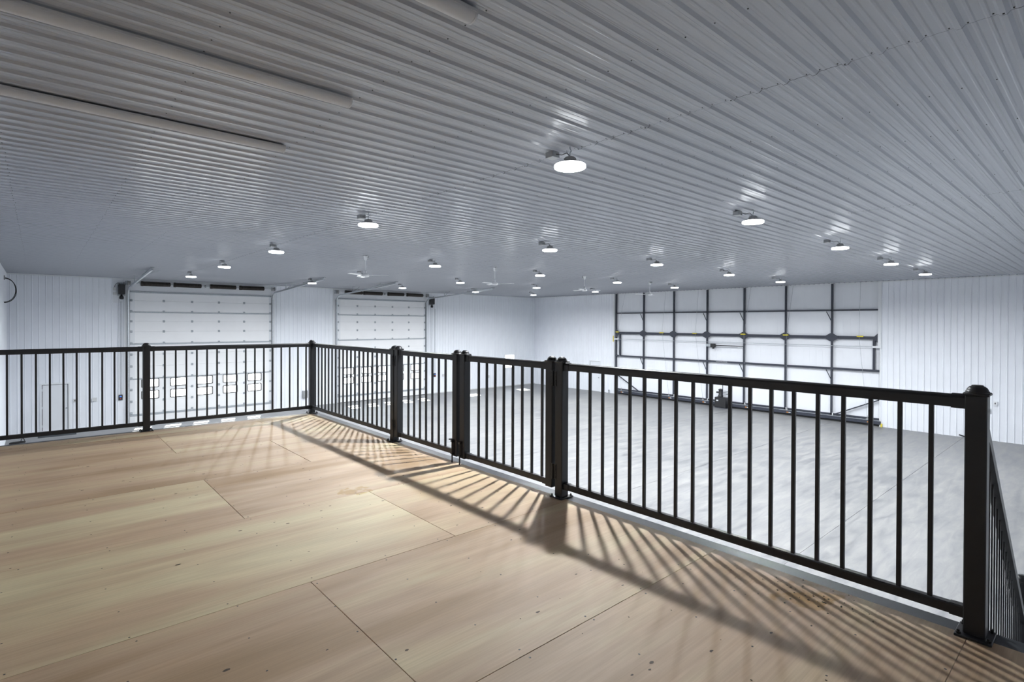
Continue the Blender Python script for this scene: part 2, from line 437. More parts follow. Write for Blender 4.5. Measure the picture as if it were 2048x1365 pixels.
# walls ---------------------------------------------------------------
def lerp_prof(pr, v):
    for (a, da), (b, db) in zip(pr[:-1], pr[1:]):
        if a <= v <= b: return da + (db - da) * ((v - a) / (b - a) if b > a else 0)
    return 0.0
def wall(name, label, axis, face, inward, u0, u1, z1, openings, lap0):
    """axis 0: wall along X at y=face; axis 1: wall along Y at x=face. openings: (ua, ub, za, zb)"""
    t0 = face - inward * .012; t1 = face - inward * .30
    def cells(cuts):
        out = []
        us = sorted({u0, u1} | {c for o in cuts for c in o[:2] if u0 < c < u1})
        for a, b in zip(us[:-1], us[1:]):
            m = (a + b) / 2; zs = [(0.0, z1)]
            for o in cuts:
                if o[0] <= m <= o[1]:
                    nz = []
                    for p, q in zs:
                        if o[2] > p: nz.append((p, min(q, o[2])))
                        if o[3] < q: nz.append((max(p, o[3]), q))
                    zs = [z for z in nz if z[1] - z[0] > 1e-4]
            out += [(a, b, p, q) for p, q in zs]
        return out
    bk = MB()
    for a, b, p, q in cells(openings):
        if axis == 0: bk.box(a, b, t0, t1, p, q)
        else: bk.box(t0, t1, a, b, p, q)
    w = bk.build(name, 'flat_white'); tag(w, label, 'wall', kind='structure')
    pr = [(-.03, 0)] + rib_profile(4, 0.020, 0.027, 0.012, 0)[0:] + [(4 * PITCHR - .031, 0)]
    pr = sorted(set(pr))
    kk = math.floor((u0 - lap0) / .9144)
    shared = {}
    while lap0 + kk * .9144 - .03 < u1:
        base = lap0 + kk * .9144; A, B = max(u0, base - .03), min(u1, base + 4 * PITCHR - .031)
        kk += 1
        if B - A < .02: continue
        touched = any(o[0] < B and o[1] > A for o in openings) or A > base - .0299 or B < base + 4 * PITCHR - .0311
        mb = MB()
        for a, b, p, q in cells(openings):
            a2, b2 = max(a, A), min(b, B)
            if b2 - a2 < 1e-4: continue
            vv = sorted({a2 - base, b2 - base} | {v for v, d in pr if a2 - base < v < b2 - base})
            pts = [(v, lerp_prof(pr, v)) for v in vv]; n = len(pts)
            vs = []
            for z in (p, q):
                for v, d in pts:
                    vs.append((v, face + inward * d, z) if axis == 0 else (face + inward * d, v, z))
            mb.add(vs, [(i, i + 1, n + i + 1, n + i) for i in range(n - 1)])
        if not mb.f: continue
        loc = (base, 0, 0) if axis == 0 else (0, base, 0)
        if not touched:
            if 'm' not in shared: shared['m'] = mb.mesh('panel', 'liner_wall')
            link('panel', shared['m'], w, loc)
        else: mb.build('panel', 'liner_wall', w, loc=loc)
    return w

D1 = (3.22, 9.57); D2 = (13.30, 19.40)
WIN1 = [(3.69, 4.37), (4.86, 5.53), (6.01, 6.69), (7.19, 7.85), (8.38, 9.04)]
WIN2 = [(13.72, 14.34), (14.86, 15.49), (15.97, 16.59), (17.13, 17.76), (18.31, 18.94)]
ROWZ = [(1.12, 1.49), (1.67, 2.05)]
SQ = [(21.95, 22.92, 1.39, 2.40), (26.44, 27.41, 1.39, 2.40)]
ops_back = [(D1[0] - .10, D1[1] + .10, 0, ZC), (D2[0] - .25, D2[1] + .16, 0, ZC), (.08, 1.03, 0, 2.08)] + SQ
wall('wall_back', 'white ribbed steel wall holding the two overhead doors', 0, YW, -1, XL, XW, ZC, ops_back, 0.262)
BF = (7.46, 22.95)
ops_right = [(BF[0], BF[1], 0, ZC), (24.15, 25.14, 0, 2.15)]
wall('wall_right', 'white ribbed steel far wall on both sides of the bifold door', 1, XW, -1, YN, YW, ZC, ops_right, 0.330)
wall('wall_left', 'white ribbed steel side wall at the left edge', 1, XL, 1, YN, YW, ZC, [], 0.1)
wall('wall_front', 'white ribbed steel wall behind the stairs, out of view', 0, YN, 1, XL, XW, ZC, [], 0.1)
# flat headers / jamb plates around the overhead doors
def trims():
    n = 1
    def st(mb, label, mat='trim_white'):
        nonlocal n
        o = mb.build('trim_%d' % n, mat); tag(o, label, 'trim', kind='structure'); n += 1
    for (a, b), nm in ((D1, 'left'), (D2, 'right')):
        st(MB().box(a - .26, b + .18, YW - .004, YW + .30, 6.19, ZC), 'flat white header plate above the %s overhead door' % nm, 'flat_white')
        st(MB().box(a - .26, a - .02, YW - .01, YW + .25, 0, 6.19), 'white jamb trim left of the %s overhead door' % nm)
        st(MB().box(b + .02, b + .18, YW - .01, YW + .25, 0, 6.19), 'white jamb trim right of the %s overhead door' % nm)
    st(MB().box(D1[0] - .62, D1[0] - .27, YW - .022, YW - .01, 5.68, ZC - .02), 'flat white mounting plate behind the left door motor', 'flat_white')
    st(MB().box(XW - .03, XW + .02, BF[0] - .02, BF[0] + .11, 3.69, ZC - .02).box(XW - .02, XW + .02, BF[0] - .02, BF[0] + .03, 0, 3.69), 'white vertical trim at the right side of the bifold door')
    st(MB().box(XW - .02, XW + .16, BF[1] - .02, BF[1] + .13, 0, ZC - .02), 'white vertical trim at the left side of the bifold door')
    st(MB().box(XL, XW, YW - .03, YW - .002, ZC - .07, ZC - .025), 'white angle trim along the top of the overhead door wall')
    st(MB().box(XW - .03, XW - .002, YN, BF[0] - .02, ZC - .07, ZC - .025), 'white angle trim along the top of the far wall, right part')
    st(MB().box(XW - .03, XW - .002, BF[1] + .13, YW, ZC - .07, ZC - .025), 'white angle trim along the top of the far wall, left part')
    st(MB().box(XL, D1[0] - .28, YW - .022, YW - .001, 0, .05).box(1.1, 1.1, YW, YW, 0, 0), 'white base trim along the floor below the left wall stretch')
    st(MB().box(D2[1] + .2, XW, YW - .03, YW - .001, 0, .06), 'pale base trim along the floor right of the overhead doors', 'pale_box')
trims()

# ------------------------------------------------------------------ overhead doors
LINES = [0.02, .475, 1.03, 1.585, 2.125, 2.69, 3.25, 3.78, 4.33, 4.82, 5.29, 5.80, 6.21]
YF = YW - .045          # inner face of the door leaf
hinge_me = MB().box(-.045, .045, -.022, 0, -.055, .055).cyl((-.05, -.026, 0), (.05, -.026, 0), .014, 8).mesh('hinge', 'galv_dull')
def rrect(x0, x1, z0, z1, r, n=4):
    pts = []
    for cx, cz, a in ((x1 - r, z1 - r, 0), (x0 + r, z1 - r, 90), (x0 + r, z0 + r, 180), (x1 - r, z0 + r, 270)):
        for k in range(n + 1):
            t = math.radians(a + 90 * k / n); pts.append((cx + r * math.cos(t), cz + r * math.sin(t)))
    return pts
def overhead_door(num, xs, wins, hx, springs, label, side):
    d = thing('door_%d' % num, (0, 0, 0), label, 'garage door', kind='structure')
    a, b = xs
    for i, (z0, z1) in enumerate(zip(LINES[:-1], LINES[1:])):
        mb = MB(); g = .0015
        row = next((r for r in ROWZ if z0 < r[0] and r[1] < z1), None)
        y0, y1 = YF, YF + .05
        if row is None:
            mb.bbox(a, b, y0, y1, z0 + g, z1 - g, .006)
        else:
            cuts = [a] + [c for w in wins for c in w] + [b]
            mb.box(a, b, y0, y1, z0 + g, row[0]); mb.box(a, b, y0, y1, row[1], z1 - g)
            for q in range(0, len(cuts), 2): mb.box(cuts[q], cuts[q + 1], y0, y1, row[0], row[1])
        mb.build('section', 'door_cream', d)
    MB().box(a - .03, a + .06, YF + .052, YF + .07, 0, 6.2).box(b - .06, b + .03, YF + .052, YF + .07, 0, 6.2).build('side_seal', 'pale_box', d)
    # closing strip behind the joints
    for z in LINES[1:-1]: MB().box(a, b, YF + .045, YF + .055, z - .02, z + .02).build('joint_seal', 'pale_box', d)
    MB().box(a, b, YF + .005, YF + .045, -.01, .022).build('bottom_seal', 'black_rubber', d)
    for (z0, z1) in ROWZ:
        for (w0, w1) in wins:
            o_, i_ = rrect(w0 - .02, w1 + .02, z0 - .02, z1 + .02, .05), rrect(w0 + .018, w1 - .018, z0 + .018, z1 - .018, .035)
            n = len(o_); vs = []
            for y in (YF - .014, YF + .06):
                vs += [(p[0], y, p[1]) for p in o_] + [(p[0], y, p[1]) for p in i_]
            fs = []
            for k in range(n):
                q = (k + 1) % n
                fs += [(k, q, n + q, n + k), (2 * n + k, 3 * n + k, 3 * n + q, 2 * n + q), (k, 2 * n + k, 2 * n + q, q), (n + k, n + q, 3 * n + q, 3 * n + k)]
            f = MB().add(vs, fs).build('window_frame', 'black_plastic', d)
            MB().box(w0 + .01, w1 - .01, YF + .02, YF + .026, z0 + .01, z1 - .01).build('pane', 'clear_glass', f)
    for z, hh in ((6.20, .07), (5.245, .06), (3.735, .07), (2.085, .05), (.385, .10)):
        p = [(YF - .002, z - hh / 2), (YF - .03, z - hh / 2 + .012), (YF - .03, z + hh / 2 - .012), (YF - .002, z + hh / 2)]
        MB().extrude(p, 0, a + .01, b - .01).build('strut', 'galv_dull', d)
    for x0, x1 in ((a, a + .20), (b - .13, b)):
        for z0, z1 in zip(LINES[:-1], LINES[1:]):
            MB().box(x0, x1, YF - .004, YF, z0 + .01, z1 - .01).build('end_stile', 'trim_white', d)
    for x in [a + .06] + hx + [b - .06]:
        for z in LINES[1:-1]: link('hinge', hinge_me, d, (x, YF, z))
    for x, s in ((a - .05, -1), (b + .05, 1)):
        tr = MB()
        tr.box(x - .03 * s, x + .035 * s, YF - .02, YF + .03, 0.0, 6.15)          # wall angle
        tr.box(x - .012, x + .012, YF - .10, YF - .02, 0.0, 6.12)
        tr.build('wall_track', 'galvanised', d)
        path = [(YF - .07, 0.02), (YF - .07, 6.02)]
        for k in range(1, 8):
            t = PI / 2 * k / 8 * .97; path.append((YF - .07 - .36 * (1 - math.cos(t)), 6.02 + .36 * math.sin(t)))
        path += [(YF - .50, 6.405), (23.75, 6.735)]
        MB().ribbon(path, .075, 0, x - .03, x + .03).build('curved_track', 'galvanised', d)
        MB().ribbon([(26.2, 6.70), (23.6, 6.80)], .03, 0, x - .02, x + .05).build('track_stiffener', 'galv_dull', d)
        for yy in (28.6, 25.3):
            zt = 6.405 + (YF - .5 - yy) / (YF - .5 - 23.75) * .33
            h = MB()
            h.box(x - .5, x + .5, yy - .015, yy + .015, ZC - .026, ZC - .02)
            h.box(x - .018, x + .018, yy - .002, yy + .002, zt, ZC - .02)
            h.bar((x, yy, zt + .01), (x - .42 * s * (-1 if s > 0 else 1) * (1 if s < 0 else 1), yy, ZC - .026), .03, .006, (0, 1, 0))
            h.build('track_hanger', 'galv_dull', d)
    # torsion shaft, springs and cable drums
    zs, ys = 6.60, YW - .19
    MB().cyl((a - .22, ys, zs), (b + .22, ys, zs), .016, 10).build('torsion_shaft', 'galvanised', d, True)
    for (s0, s1) in springs:
        pr = [(.02, 0), (.115, .01), (.115, .10)]
        m = 40
        for k in range(m + 1):
            h = .10 + (s1 - s0 - .13) * k / m; pr.append((.108 if k % 2 else .096, h))
        pr += [(.09, s1 - s0 - .02), (.02, s1 - s0)]
        MB().lathe((s0, ys, zs), pr, 16, 'x').build('torsion_spring', 'spring_steel', d)
    for x, s in ((a - .04, -1), (b + .04, 1)):
        MB().lathe((x - .06, ys, zs), [(.02, 0), (.11, .005), (.11, .02), (.09, .03), (.09, .09), (.105, .10), (.105, .12), (.02, .125)], 20, 'x').build('cable_drum', 'housing_grey', d, True)
        MB().box(x + .10 * s - .01, x + .10 * s + .01, ys - .07, YW, zs - .10, zs + .10).build('end_bearing_plate', 'galv_dull', d)
    xm = (springs[1][1] + springs[2][0]) / 2
    MB().box(xm - .008, xm + .008, ys - .05, YW, zs - .06, zs + .06).build('centre_bracket', 'galv_dull', d)
    MB().lathe((xm - .07, ys, zs), [(.02, 0), (.05, .01), (.05, .05), (.02, .06)], 12, 'x').build('shaft_coupler', 'housing_grey', d, True)
    return d
overhead_door(1, D1, WIN1, [4.58, 5.78, 6.99, 8.19], [(3.63, 4.85), (4.96, 6.18), (6.55, 7.78), (7.92, 9.17)],
              'left white sectional overhead door, nearest the small walk door', 'l')
overhead_door(2, D2, WIN2, [14.57, 15.75, 16.95, 18.14], [(13.73, 14.85), (14.91, 16.19), (16.55, 17.71), (17.90, 19.13)],
              'right white sectional overhead door, nearest the hall corner', 'r')

def opener(x0, x1, z0, z1, chain_xs, label, boxes):
    t = thing('door_opener', ((x0 + x1) / 2, YW - .026, z0), label, 'door opener', 'door motors beside the overhead doors')
    ox, oz = (x0 + x1) / 2, z0
    w, h = (x1 - x0), (z1 - z0)
    MB().bbox(-w / 2, w / 2, -.26, -.02, 0, h, .02).build('motor_housing', 'black_plastic', t)
    MB().box(-w * .6, w * .6, -.02, 0, -.05, h + .1).build('mounting_bracket', 'galv_dull', t)
    MB().lathe((0, -.12, -.22), [(.03, 0), (.085, .02), (.085, .12), (.05, .15), (.03, .22)], 16).build('chain_wheel_guard', 'black_plastic', t, True)
    MB().cyl((w * .35, -.12, h * .9), (w * .35 + .02, -.12, h + .12), .03, 10).build('output_sprocket', 'housing_grey', t, True)
    for k, cx in enumerate(chain_xs):
        MB().tube([(cx, -.11, -.12), (cx - .01, -.10, -2.2), (cx - .02, -.08, 1.0 - oz + .25)], .007, 6).build('hand_chain', 'galv_dull', t)
    for bx, bz in boxes:
        MB().bbox(bx - ox - .06, bx - ox + .06, -.07, 0, bz - oz - .06, bz - oz + .06, .006).build('junction_box', 'pale_box', t)
    if boxes:
        b0 = boxes[0]
        pts = [(b0[0] - ox, -.04, b0[1] - oz + .06)]
        for k in range(1, 9):
            tt = PI * k / 8; pts.append((b0[0] - ox + .10 * (1 - math.cos(tt)), -.05, b0[1] - oz + .06 + .14 * math.sin(tt) + .12 * k / 8))
        MB().tube(pts, .009, 6).build('cable', 'black_rubber', t)
    return t
opener(2.78, 3.03, 6.06, 6.52, [-.10, .07], 'black door motor left of the left overhead door', [(2.65, 6.32), (2.65, 6.10)])
opener(19.70, 20.00, 6.03, 6.44, [-.08, .05], 'black door motor right of the right overhead door', [])
for (x, z, lab, m2) in ((2.87, 1.27, 'black control station on the wall left of the left overhead door', 'red_tag'), (20.15, 1.25, 'black control station on the wall right of the right overhead door', 'red_tag')):
    t = thing('control_station', (x, YW - .026, z - .12), lab, 'wall control', 'control stations of the overhead doors')
    MB().bbox(-.075, .075, -.06, 0, 0, .25, .01).build('housing', 'black_plastic', t)
    MB().box(-.04, .04, -.065, -.058, .14, .20).build('button_plate', 'blue_screen', t)
    MB().cyl((0, -.058, .07), (0, -.075, .07), .022, 12).build('stop_button', m2, t, True)
    MB().cyl((0.02, -.02, .25), (0.02, -.02, 4.6), .011, 8).build('conduit', 'galv_dull', t)

# ------------------------------------------------------------------ walk doors and square windows
def walk_door(num, axis, u0, u1, zt, knob_u, label):
    d = thing('door_%d' % num, (0, 0, 0), label, 'door', kind='structure')
    def bx(mb, a, b, d0, d1, z0, z1):
        if axis == 0: mb.box(a, b, YW - d0, YW - d1, z0, z1)
        else: mb.box(XW - d0, XW - d1, a, b, z0, z1)
        return mb
    f = MB(); bx(f, u0 - .03, u0 + .035, .04, -.12, 0, zt + .03); bx(f, u1 - .035, u1 + .03, .04, -.12, 0, zt + .03); bx(f, u0 + .035, u1 - .035, .04, -.12, zt - .035, zt + .03)
    f.build('door_frame', 'trim_white', d)
    bx(MB(), u0, u1, -.05, -.08, 0, zt).build('dark_gap_backing', 'dark_back', d)  # dark sheet added behind the leaf so the gap around it looks dark
    lf = bx(MB(), u0 + .056, u1 - .056, .0, -.045, .014, zt - .056).build('door_leaf', 'flat_white', d)
    bx(MB(), u0 + .03, u1 - .03, .02, -.1, 0, .014).build('threshold', 'galv_dull', d)
    hu = u0 + .042 if abs(knob_u - u1) < abs(knob_u - u0) else u1 - .042
    for z in (.25, 1.05, 1.82): bx(MB(), hu - .012, hu + .012, .03, .008, z - .05, z + .05).build('door_hinge', 'galv_dull', d)
    p0, p1, p2 = ((knob_u, YW - .012, .98), (knob_u, YW - .05, .98), (knob_u, YW - .085, .98)) if axis == 0 else ((XW - .012, knob_u, .98), (XW - .05, knob_u, .98), (XW - .085, knob_u, .98))
    MB().cyl(p0, p1, .014, 10).cyl(p1, p2, .032, 14).build('door_knob', 'galv_dull', lf, True)
    return d
walk_door(3, 0, .08, 1.03, 2.08, .93, 'plain white walk door left of the overhead doors')
walk_door(4, 1, 24.15, 25.14, 2.15, 24.27, 'plain white walk door left of the bifold door')
for i, (a, b, z0, z1) in enumerate(SQ):
    w = thing('window_%d' % (i + 1), (0, 0, 0), ['square window hidden behind the gate posts', 'bright square window right of the overhead doors near the corner'][i], 'window', kind='structure')
    f = MB(); y0, y1 = YW - .02, YW + .26
    f.box(a - .02, a + .03, y0, y1, z0 - .02, z1 + .02); f.box(b - .03, b + .02, y0, y1, z0 - .02, z1 + .02)
    f.box(a + .03, b - .03, y0, y1, z0 - .02, z0 + .03); f.box(a + .03, b - .03, y0, y1, z1 - .03, z1 + .02)
    f.build('window_frame', 'trim_white', w)
    MB().box(a + .02, b - .02, YW + .15, YW + .156, z0 + .02, z1 - .02).build('pane', 'clear_glass', w)

# ------------------------------------------------------------------ bifold door
def bifold():
    d = thing('door_5', (0, 0, 0), 'wide bifold hangar door with a dark steel frame and white sheets', 'hangar door', kind='structure')
    FX0, FX1 = XW + .02, XW + .12            # frame depth
    posts = [22.86, 20.64, 18.42, 16.20, 13.98, 11.755, 9.545, 7.44]
    S = XW + .16
    for a, b in zip(posts[:-1], posts[1:]):
        for z0, z1 in ((.02, 2.60), (2.60, 4.15), (4.15, 5.49), (5.49, ZC)):
            hi, lo = (a + .09 if a == posts[0] else a), (b - .03 if b == posts[-1] else b)
            mb = MB().box(S, S + .03, lo + .002, hi - .002, z0 + .002, z1 - .002)
            q = lo + .15
            while q < hi - .1:
                mb.box(S - .004, S, q - .012, q + .012, z0 + .01, z1 - .01); q += .305
            mb.build('sheet', 'sheet_white', d)
    MB().box(S + .03, S + .06, BF[0] - .05, BF[1] + .05, 0, ZC + .06).build('outer_skin', 'sheet_white', d)
    MB().box(XW - .04, S + .06, BF[1] - .012, BF[1] + .0, 0, ZC).build('side_seal', 'sheet_white', d)
    for i, y in enumerate(posts):
        w = .075 if 0 < i < 7 else .06
        MB().box(FX0, FX1, y - w / 2, y + w / 2, .30, ZC - .03).build('post', 'steel_dark', d)
    for z, h, dx in ((5.49, .075, 0), (4.15, .15, .02), (2.60, .10, .01), (.335, .07, 0)):
        MB().box(FX0 - dx, FX1, posts[-1] - .02, posts[0] + .03, z - h / 2, z + h / 2).build('girt', 'steel_dark', d)
    MB().box(FX0 - .10, FX1 - .03, posts[-1] - .02, posts[0], .10, .25).build('bottom_beam', 'steel_dark', d)
    MB().box(FX0 - .02, FX1, posts[-1] - .02, posts[0] + .03, .012, .075).build('bottom_seal', 'black_rubber', d)
    MB().box(FX0 - .11, FX0 - .095, posts[-1], posts[0], .26, .285).build('bottom_flange', 'galv_dull', d)
    # gusset plates on the middle girt
    for i, y in enumerate(posts):
        if i in (0, 7):
            s = -1 if i == 0 else 1
            MB().extrude([(y, 4.15 - .36), (y + .30 * s, 4.15 - .05), (y + .30 * s, 4.15 + .05), (y, 4.15 + .36)], 0, FX0 - .035, FX0 - .02).build('gusset', 'steel_dark', d)
        else:
            MB().extrude([(y - .30, 4.15 - .05), (y - .06, 4.15 - .20), (y + .06, 4.15 - .20), (y + .30, 4.15 - .05), (y + .30, 4.15 + .05), (y + .06, 4.15 + .20), (y - .06, 4.15 + .20), (y - .30, 4.15 + .05)], 0, FX0 - .035, FX0 - .02).build('gusset', 'steel_dark', d)
    for y in (22.53, 7.74): MB().box(FX0, FX1, y - .045, y + .045, 2.60, 4.10).build('end_upright', 'steel_dark', d)
    for i in (1, 3, 4, 6):
        y = posts[i]
        for z in (5.45, 2.55):
            MB().bar((FX0 + .03, y + .03, z - .48), (FX0 + .03, y + .25, z - .02), .03, .03, (1, 0, 0)).build('knee_brace', 'steel_dark', d)
    MB().bar((FX0, 22.75, 1.33), (FX0, 20.95, .33), .055, .055, (1, 0, 0)).build('diagonal_brace', 'steel_dark', d)
    MB().bar((FX0, 7.49, 1.25), (FX0, 9.40, .33), .055, .055, (1, 0, 0)).build('diagonal_brace', 'steel_dark', d)
    # lock shaft, its motor and arm
    MB().cyl((FX0 - .05, 22.55, 3.735), (FX0 - .05, 7.7, 3.735), .013, 8).build('lock_shaft', 'galv_dull', d)
    m = MB().bbox(FX0 - .16, FX0 - .01, 15.62, 15.90, 3.42, 3.64, .02).cyl((FX0 - .08, 15.74, 3.42), (FX0 - .08, 15.74, 3.34), .06, 12).build('lock_motor', 'black_plastic', d)
    MB().box(FX0 - .06, FX0 - .01, 15.90, 16.22, 3.46, 3.62).build('gearbox', 'galv_dull', m)
    MB().box(FX0 - .10, FX0 - .05, 13.98, 15.62, 3.52, 3.565).build('motor_arm', 'black_plastic', d)
    for y0, y1 in ((22.60, 22.92), (7.42, 7.78)):
        MB().box(FX0 - .09, FX0 - .03, y0, y1, 3.69, 3.78).build('lock_bolt', 'trim_white', d)
    MB().box(XW - .05, XW - .022, 23.0, 23.06, 3.55, 3.95).build('lock_bracket', 'yellow_strap', d)
    straps = [(22.72, 22.04, 22.33), (19.27, 18.94, 18.67), (16.99, 16.71, 16.38), (14.03, 13.57, 13.83), (11.75, 11.35, 11.62), (8.33, 8.29, 7.96)]
    for ym, yt, yb in straps:
        c = MB().tube([(FX0 - .06, yt, ZC - .03), (FX0 - .09, ym - .1 if ym > 9 else ym, 4.25), (FX0 - .09, yb, .34)], .006, 5).build('lift_cable', 'galv_dull', d)
        MB().bbox(FX0 - .10, FX0 - .03, ym - .18, ym + .10, 4.19, 4.25, .012).build('cable_guard', 'yellow_strap', d)
        MB().cyl((FX0 - .10, yb, .30), (FX0 - .03, yb, .30), .05, 12).cyl((FX0 - .07, yb, .32), (FX0 - .07, yb, .46), .012, 6).build('cable_sheave', 'housing_grey', d)
        MB().box(FX0 - .115, FX0 - .105, yb - .09, yb, .15, .19).build('warning_tag', 'orange_tag', d)
        MB().box(FX0 - .115, FX0 - .105, yb - .20, yb - .10, .15, .19).build('warning_tag', 'letter_white', d)
    for y in posts[1:-1]: MB().box(FX0 - .02, FX0 - .01, y - .09, y - .05, .28, .40).build('clip', 'trim_white', d)
    MB().box(XW - .08, XW - .026, 7.36, 7.42, .0, .15).build('floor_stop', 'yellow_strap', d)
    # lettering on the lower girt
    cu = bpy.data.curves.new('maker_lettering', 'FONT'); cu.body = 'DIAMOND DOORS'; cu.size = .075; cu.extrude = .001; cu.align_x = 'CENTER'; cu.align_y = 'CENTER'
    to = bpy.data.objects.new('tmp', cu); col.objects.link(to)
    dg = bpy.context.evaluated_depsgraph_get(); me = bpy.data.meshes.new_from_object(to.evaluated_get(dg))
    bpy.data.objects.remove(to); me.name = 'maker_lettering'; me.materials.clear(); me.materials.append(MATS['letter_white'])
    o = link('maker_lettering', me, d)
    o.matrix_world = Matrix(((0, 0, -1, FX0 - .013), (-1.05, 0, 0, 15.27), (0, 1, 0, 2.60), (0, 0, 0, 1)))
    return d
bifold()

# hydraulic/electric power unit at the foot of the bifold door
t = thing('power_unit', (XW - .24, 15.12, 0), 'black door power unit with motor standing against the bifold door', 'power unit')
MB().bbox(-.20, .16, -.33, .33, .02, .60, .02).build('cabinet', 'black_plastic', t)
MB().box(-.24, .18, -.40, .36, 0, .02).build('base_plate', 'steel_dark', t)
MB().lathe((0, .06, .60), [(.10, 0), (.14, .01), (.14, .10), (.11, .14), (.11, .38), (.13, .40), (.13, .44), (.05, .47)], 16).build('motor', 'black_plastic', t, True)
MB().cyl((-.02, .12, .86), (-.02, .30, .86), .05, 12).build('pump_head', 'black_plastic', t, True)
MB().cyl((0, -.06, .60), (0, -.06, 1.35), .02, 8).build('standpipe', 'steel_dark', t, True)
for z in (.78, .86, .94): MB().tube([(0, -.02, z), (0, -.20, z + .02), (.02, -.36, z)], .012, 6).build('hydraulic_hose', 'black_rubber', t)
MB().box(-.204, -.2, .10, .22, .38, .45).build('rating_plate', 'letter_white', t)

# ------------------------------------------------------------------ mezzanine
fd = MB().box(XL, 3.09, YN, 8.118, ZD - .30, ZD - .022).build('floor_mezzanine', 'dark_back')
tag(fd, 'raised mezzanine deck of bare plywood sheets', 'mezzanine floor', kind='structure')
EDX, EDY = 3.104, 8.135
rowsY = [YN, -.79, .44, 1.63, 2.84, 4.06, 5.30, 6.545, 7.80, EDY]
jx = [[XL, 1.5, EDX], [XL, 2.02, EDX], [XL, .67, EDX], [XL, 1.084, EDX], [XL, 2.022, EDX], [XL, 1.084, EDX], [XL, 2.022, EDX], [XL, 1.084, EDX], [XL, 2.3, EDX]]
TONE = {(2, True): .35, (2, False): .30, (3, True): .10, (3, False): .28, (4, True): .95, (4, False): .55, (5, True): .60, (5, False): .22, (6, True): .30, (6, False): .50, (7, True): .40, (7, False): .48}
for r in range(len(rowsY) - 1):
    for a, b in zip(jx[r][:-1], jx[r][1:]):
        wide = .0045 if r == 6 and abs(a - 2.022) < .01 else .0012
        x0 = a + (wide if a != XL else 0); x1 = b - (.0012 if b != EDX else 0)
        dz = random.choice([0, -.0006, -.0003])
        o = MB().bbox(x0, x1, rowsY[r] + .0010, rowsY[r + 1] - .0010, ZD - .019 + dz, ZD + dz, .0012).build('plywood_sheet', 'plywood', fd)
        tn = TONE.get((r, a == XL), .5); o.color = (tn, tn, tn, 1)
MB().box(EDX + .002, 3.212, YN, 8.232, ZD - .030, ZD - .005).box(3.200, 3.212, YN, 8.232, ZD - .30, ZD - .03).build('edge_channel', 'channel_primer', fd)
MB().box(XL, EDX + .002, EDY + .002, 8.232, ZD - .030, ZD - .005).box(XL, 3.2, 8.220, 8.232, ZD - .30, ZD - .03).build('edge_channel', 'channel_primer', fd)
mb = MB(); kn = MB()
for r in range(2, len(rowsY) - 1):
    y0, y1 = rowsY[r], rowsY[r + 1]
    xs = [1.084 + .4064 * q for q in range(-5, 5)]
    for x in xs:
        for q in range(5):
            yy = y0 + .03 + (y1 - y0 - .06) * q / 4 + random.uniform(-.02, .02)
            hexdot(mb, x + random.uniform(-.02, .02) + (.03 if q in (0, 4) else 0), yy, ZD - .0003, .0052, .0008)
    for q in range(16):
        x, yy = random.uniform(XL + .1, EDX - .1), random.uniform(y0 + .05, y1 - .05)
        n = 8; rr = random.uniform(.005, .011)
        vs = [(x + rr * random.uniform(1.0, 1.6) * math.cos(2 * PI * k / n), yy + rr * random.uniform(.5, .9) * math.sin(2 * PI * k / n), ZD + .0006) for k in range(n)]
        kn.add(vs, [tuple(range(n))])
o = mb.build('deck_screws', 'screw_dark', fd); o['kind'] = 'stuff'
o = kn.build('wood_knots', 'knot_dark', fd); o['kind'] = 'stuff'
cr = MB()
for q in range(40):
    x, yy = 2.93 + random.gauss(0, .07), 1.02 + random.gauss(0, .14)
    if x > EDX - .01: continue
    s = random.uniform(.0012, .0035); cr.box(x - s, x + s, yy - s * random.uniform(.5, 2), yy + s, ZD, ZD + s * .8)
for q in range(25):
    x, yy = random.uniform(1.6, 3.0), random.uniform(.5, 2.4); s = random.uniform(.001, .0025)
    cr.box(x - s, x + s, yy - s * 2, yy + s, ZD, ZD + s * .6)
o = cr.build('debris', 'crumb'); tag(o, 'scattered dirt crumbs on the plywood deck by the railing', 'debris', kind='stuff')
# room below the deck carries it
uw = MB().box(3.06, 3.16, YN, 8.17, 0, ZD - .30).box(XL, 3.06, 8.09, 8.17, 0, ZD - .30).build('wall_under_mezzanine', 'flat_white')
tag(uw, 'plain white wall under the mezzanine edge, below view', 'wall', kind='structure')

# ------------------------------------------------------------------ railings
PS = .076
def sq_ring(h, z): return [(-h, -h, z), (h, -h, z), (h, h, z), (-h, h, z)]
post_me = MB().bbox(-PS / 2, PS / 2, -PS / 2, PS / 2, .010, 1.075, .004).mesh('post', 'black_coat')
stile_me = MB().bbox(-PS / 2, PS / 2, -PS / 2, PS / 2, .062, 1.075, .004).mesh('stile', 'black_coat')
cap = MB()
cap.bbox(-.0455, .0455, -.0455, .0455, 1.066, 1.080, .004)
cap.lathe((0, 0, 1.080), [(.0425, 0), (.0425, .004), (.0385, .009), (.0375, .014), (.033, .021), (.027, .0265), (.022, .028), (.0215, .031), (.019, .0325)], 28)
cap_me = cap.mesh('post_cap', 'black_coat', True)
plate_me = MB().bbox(-.07, .07, -.064, .064, 0, .011, .002).mesh('base_plate', 'black_coat')
bolt_me = MB().cyl((0, 0, .011), (0, 0, .019), .009, 6).cyl((0, 0, .019), (0, 0, .028), .005, 8).mesh('bolt', 'black_coat')
bal_me = MB().bbox(-.0095, .0095, -.0095, .0095, .112, 1.012, .0015).mesh('baluster', 'black_coat')
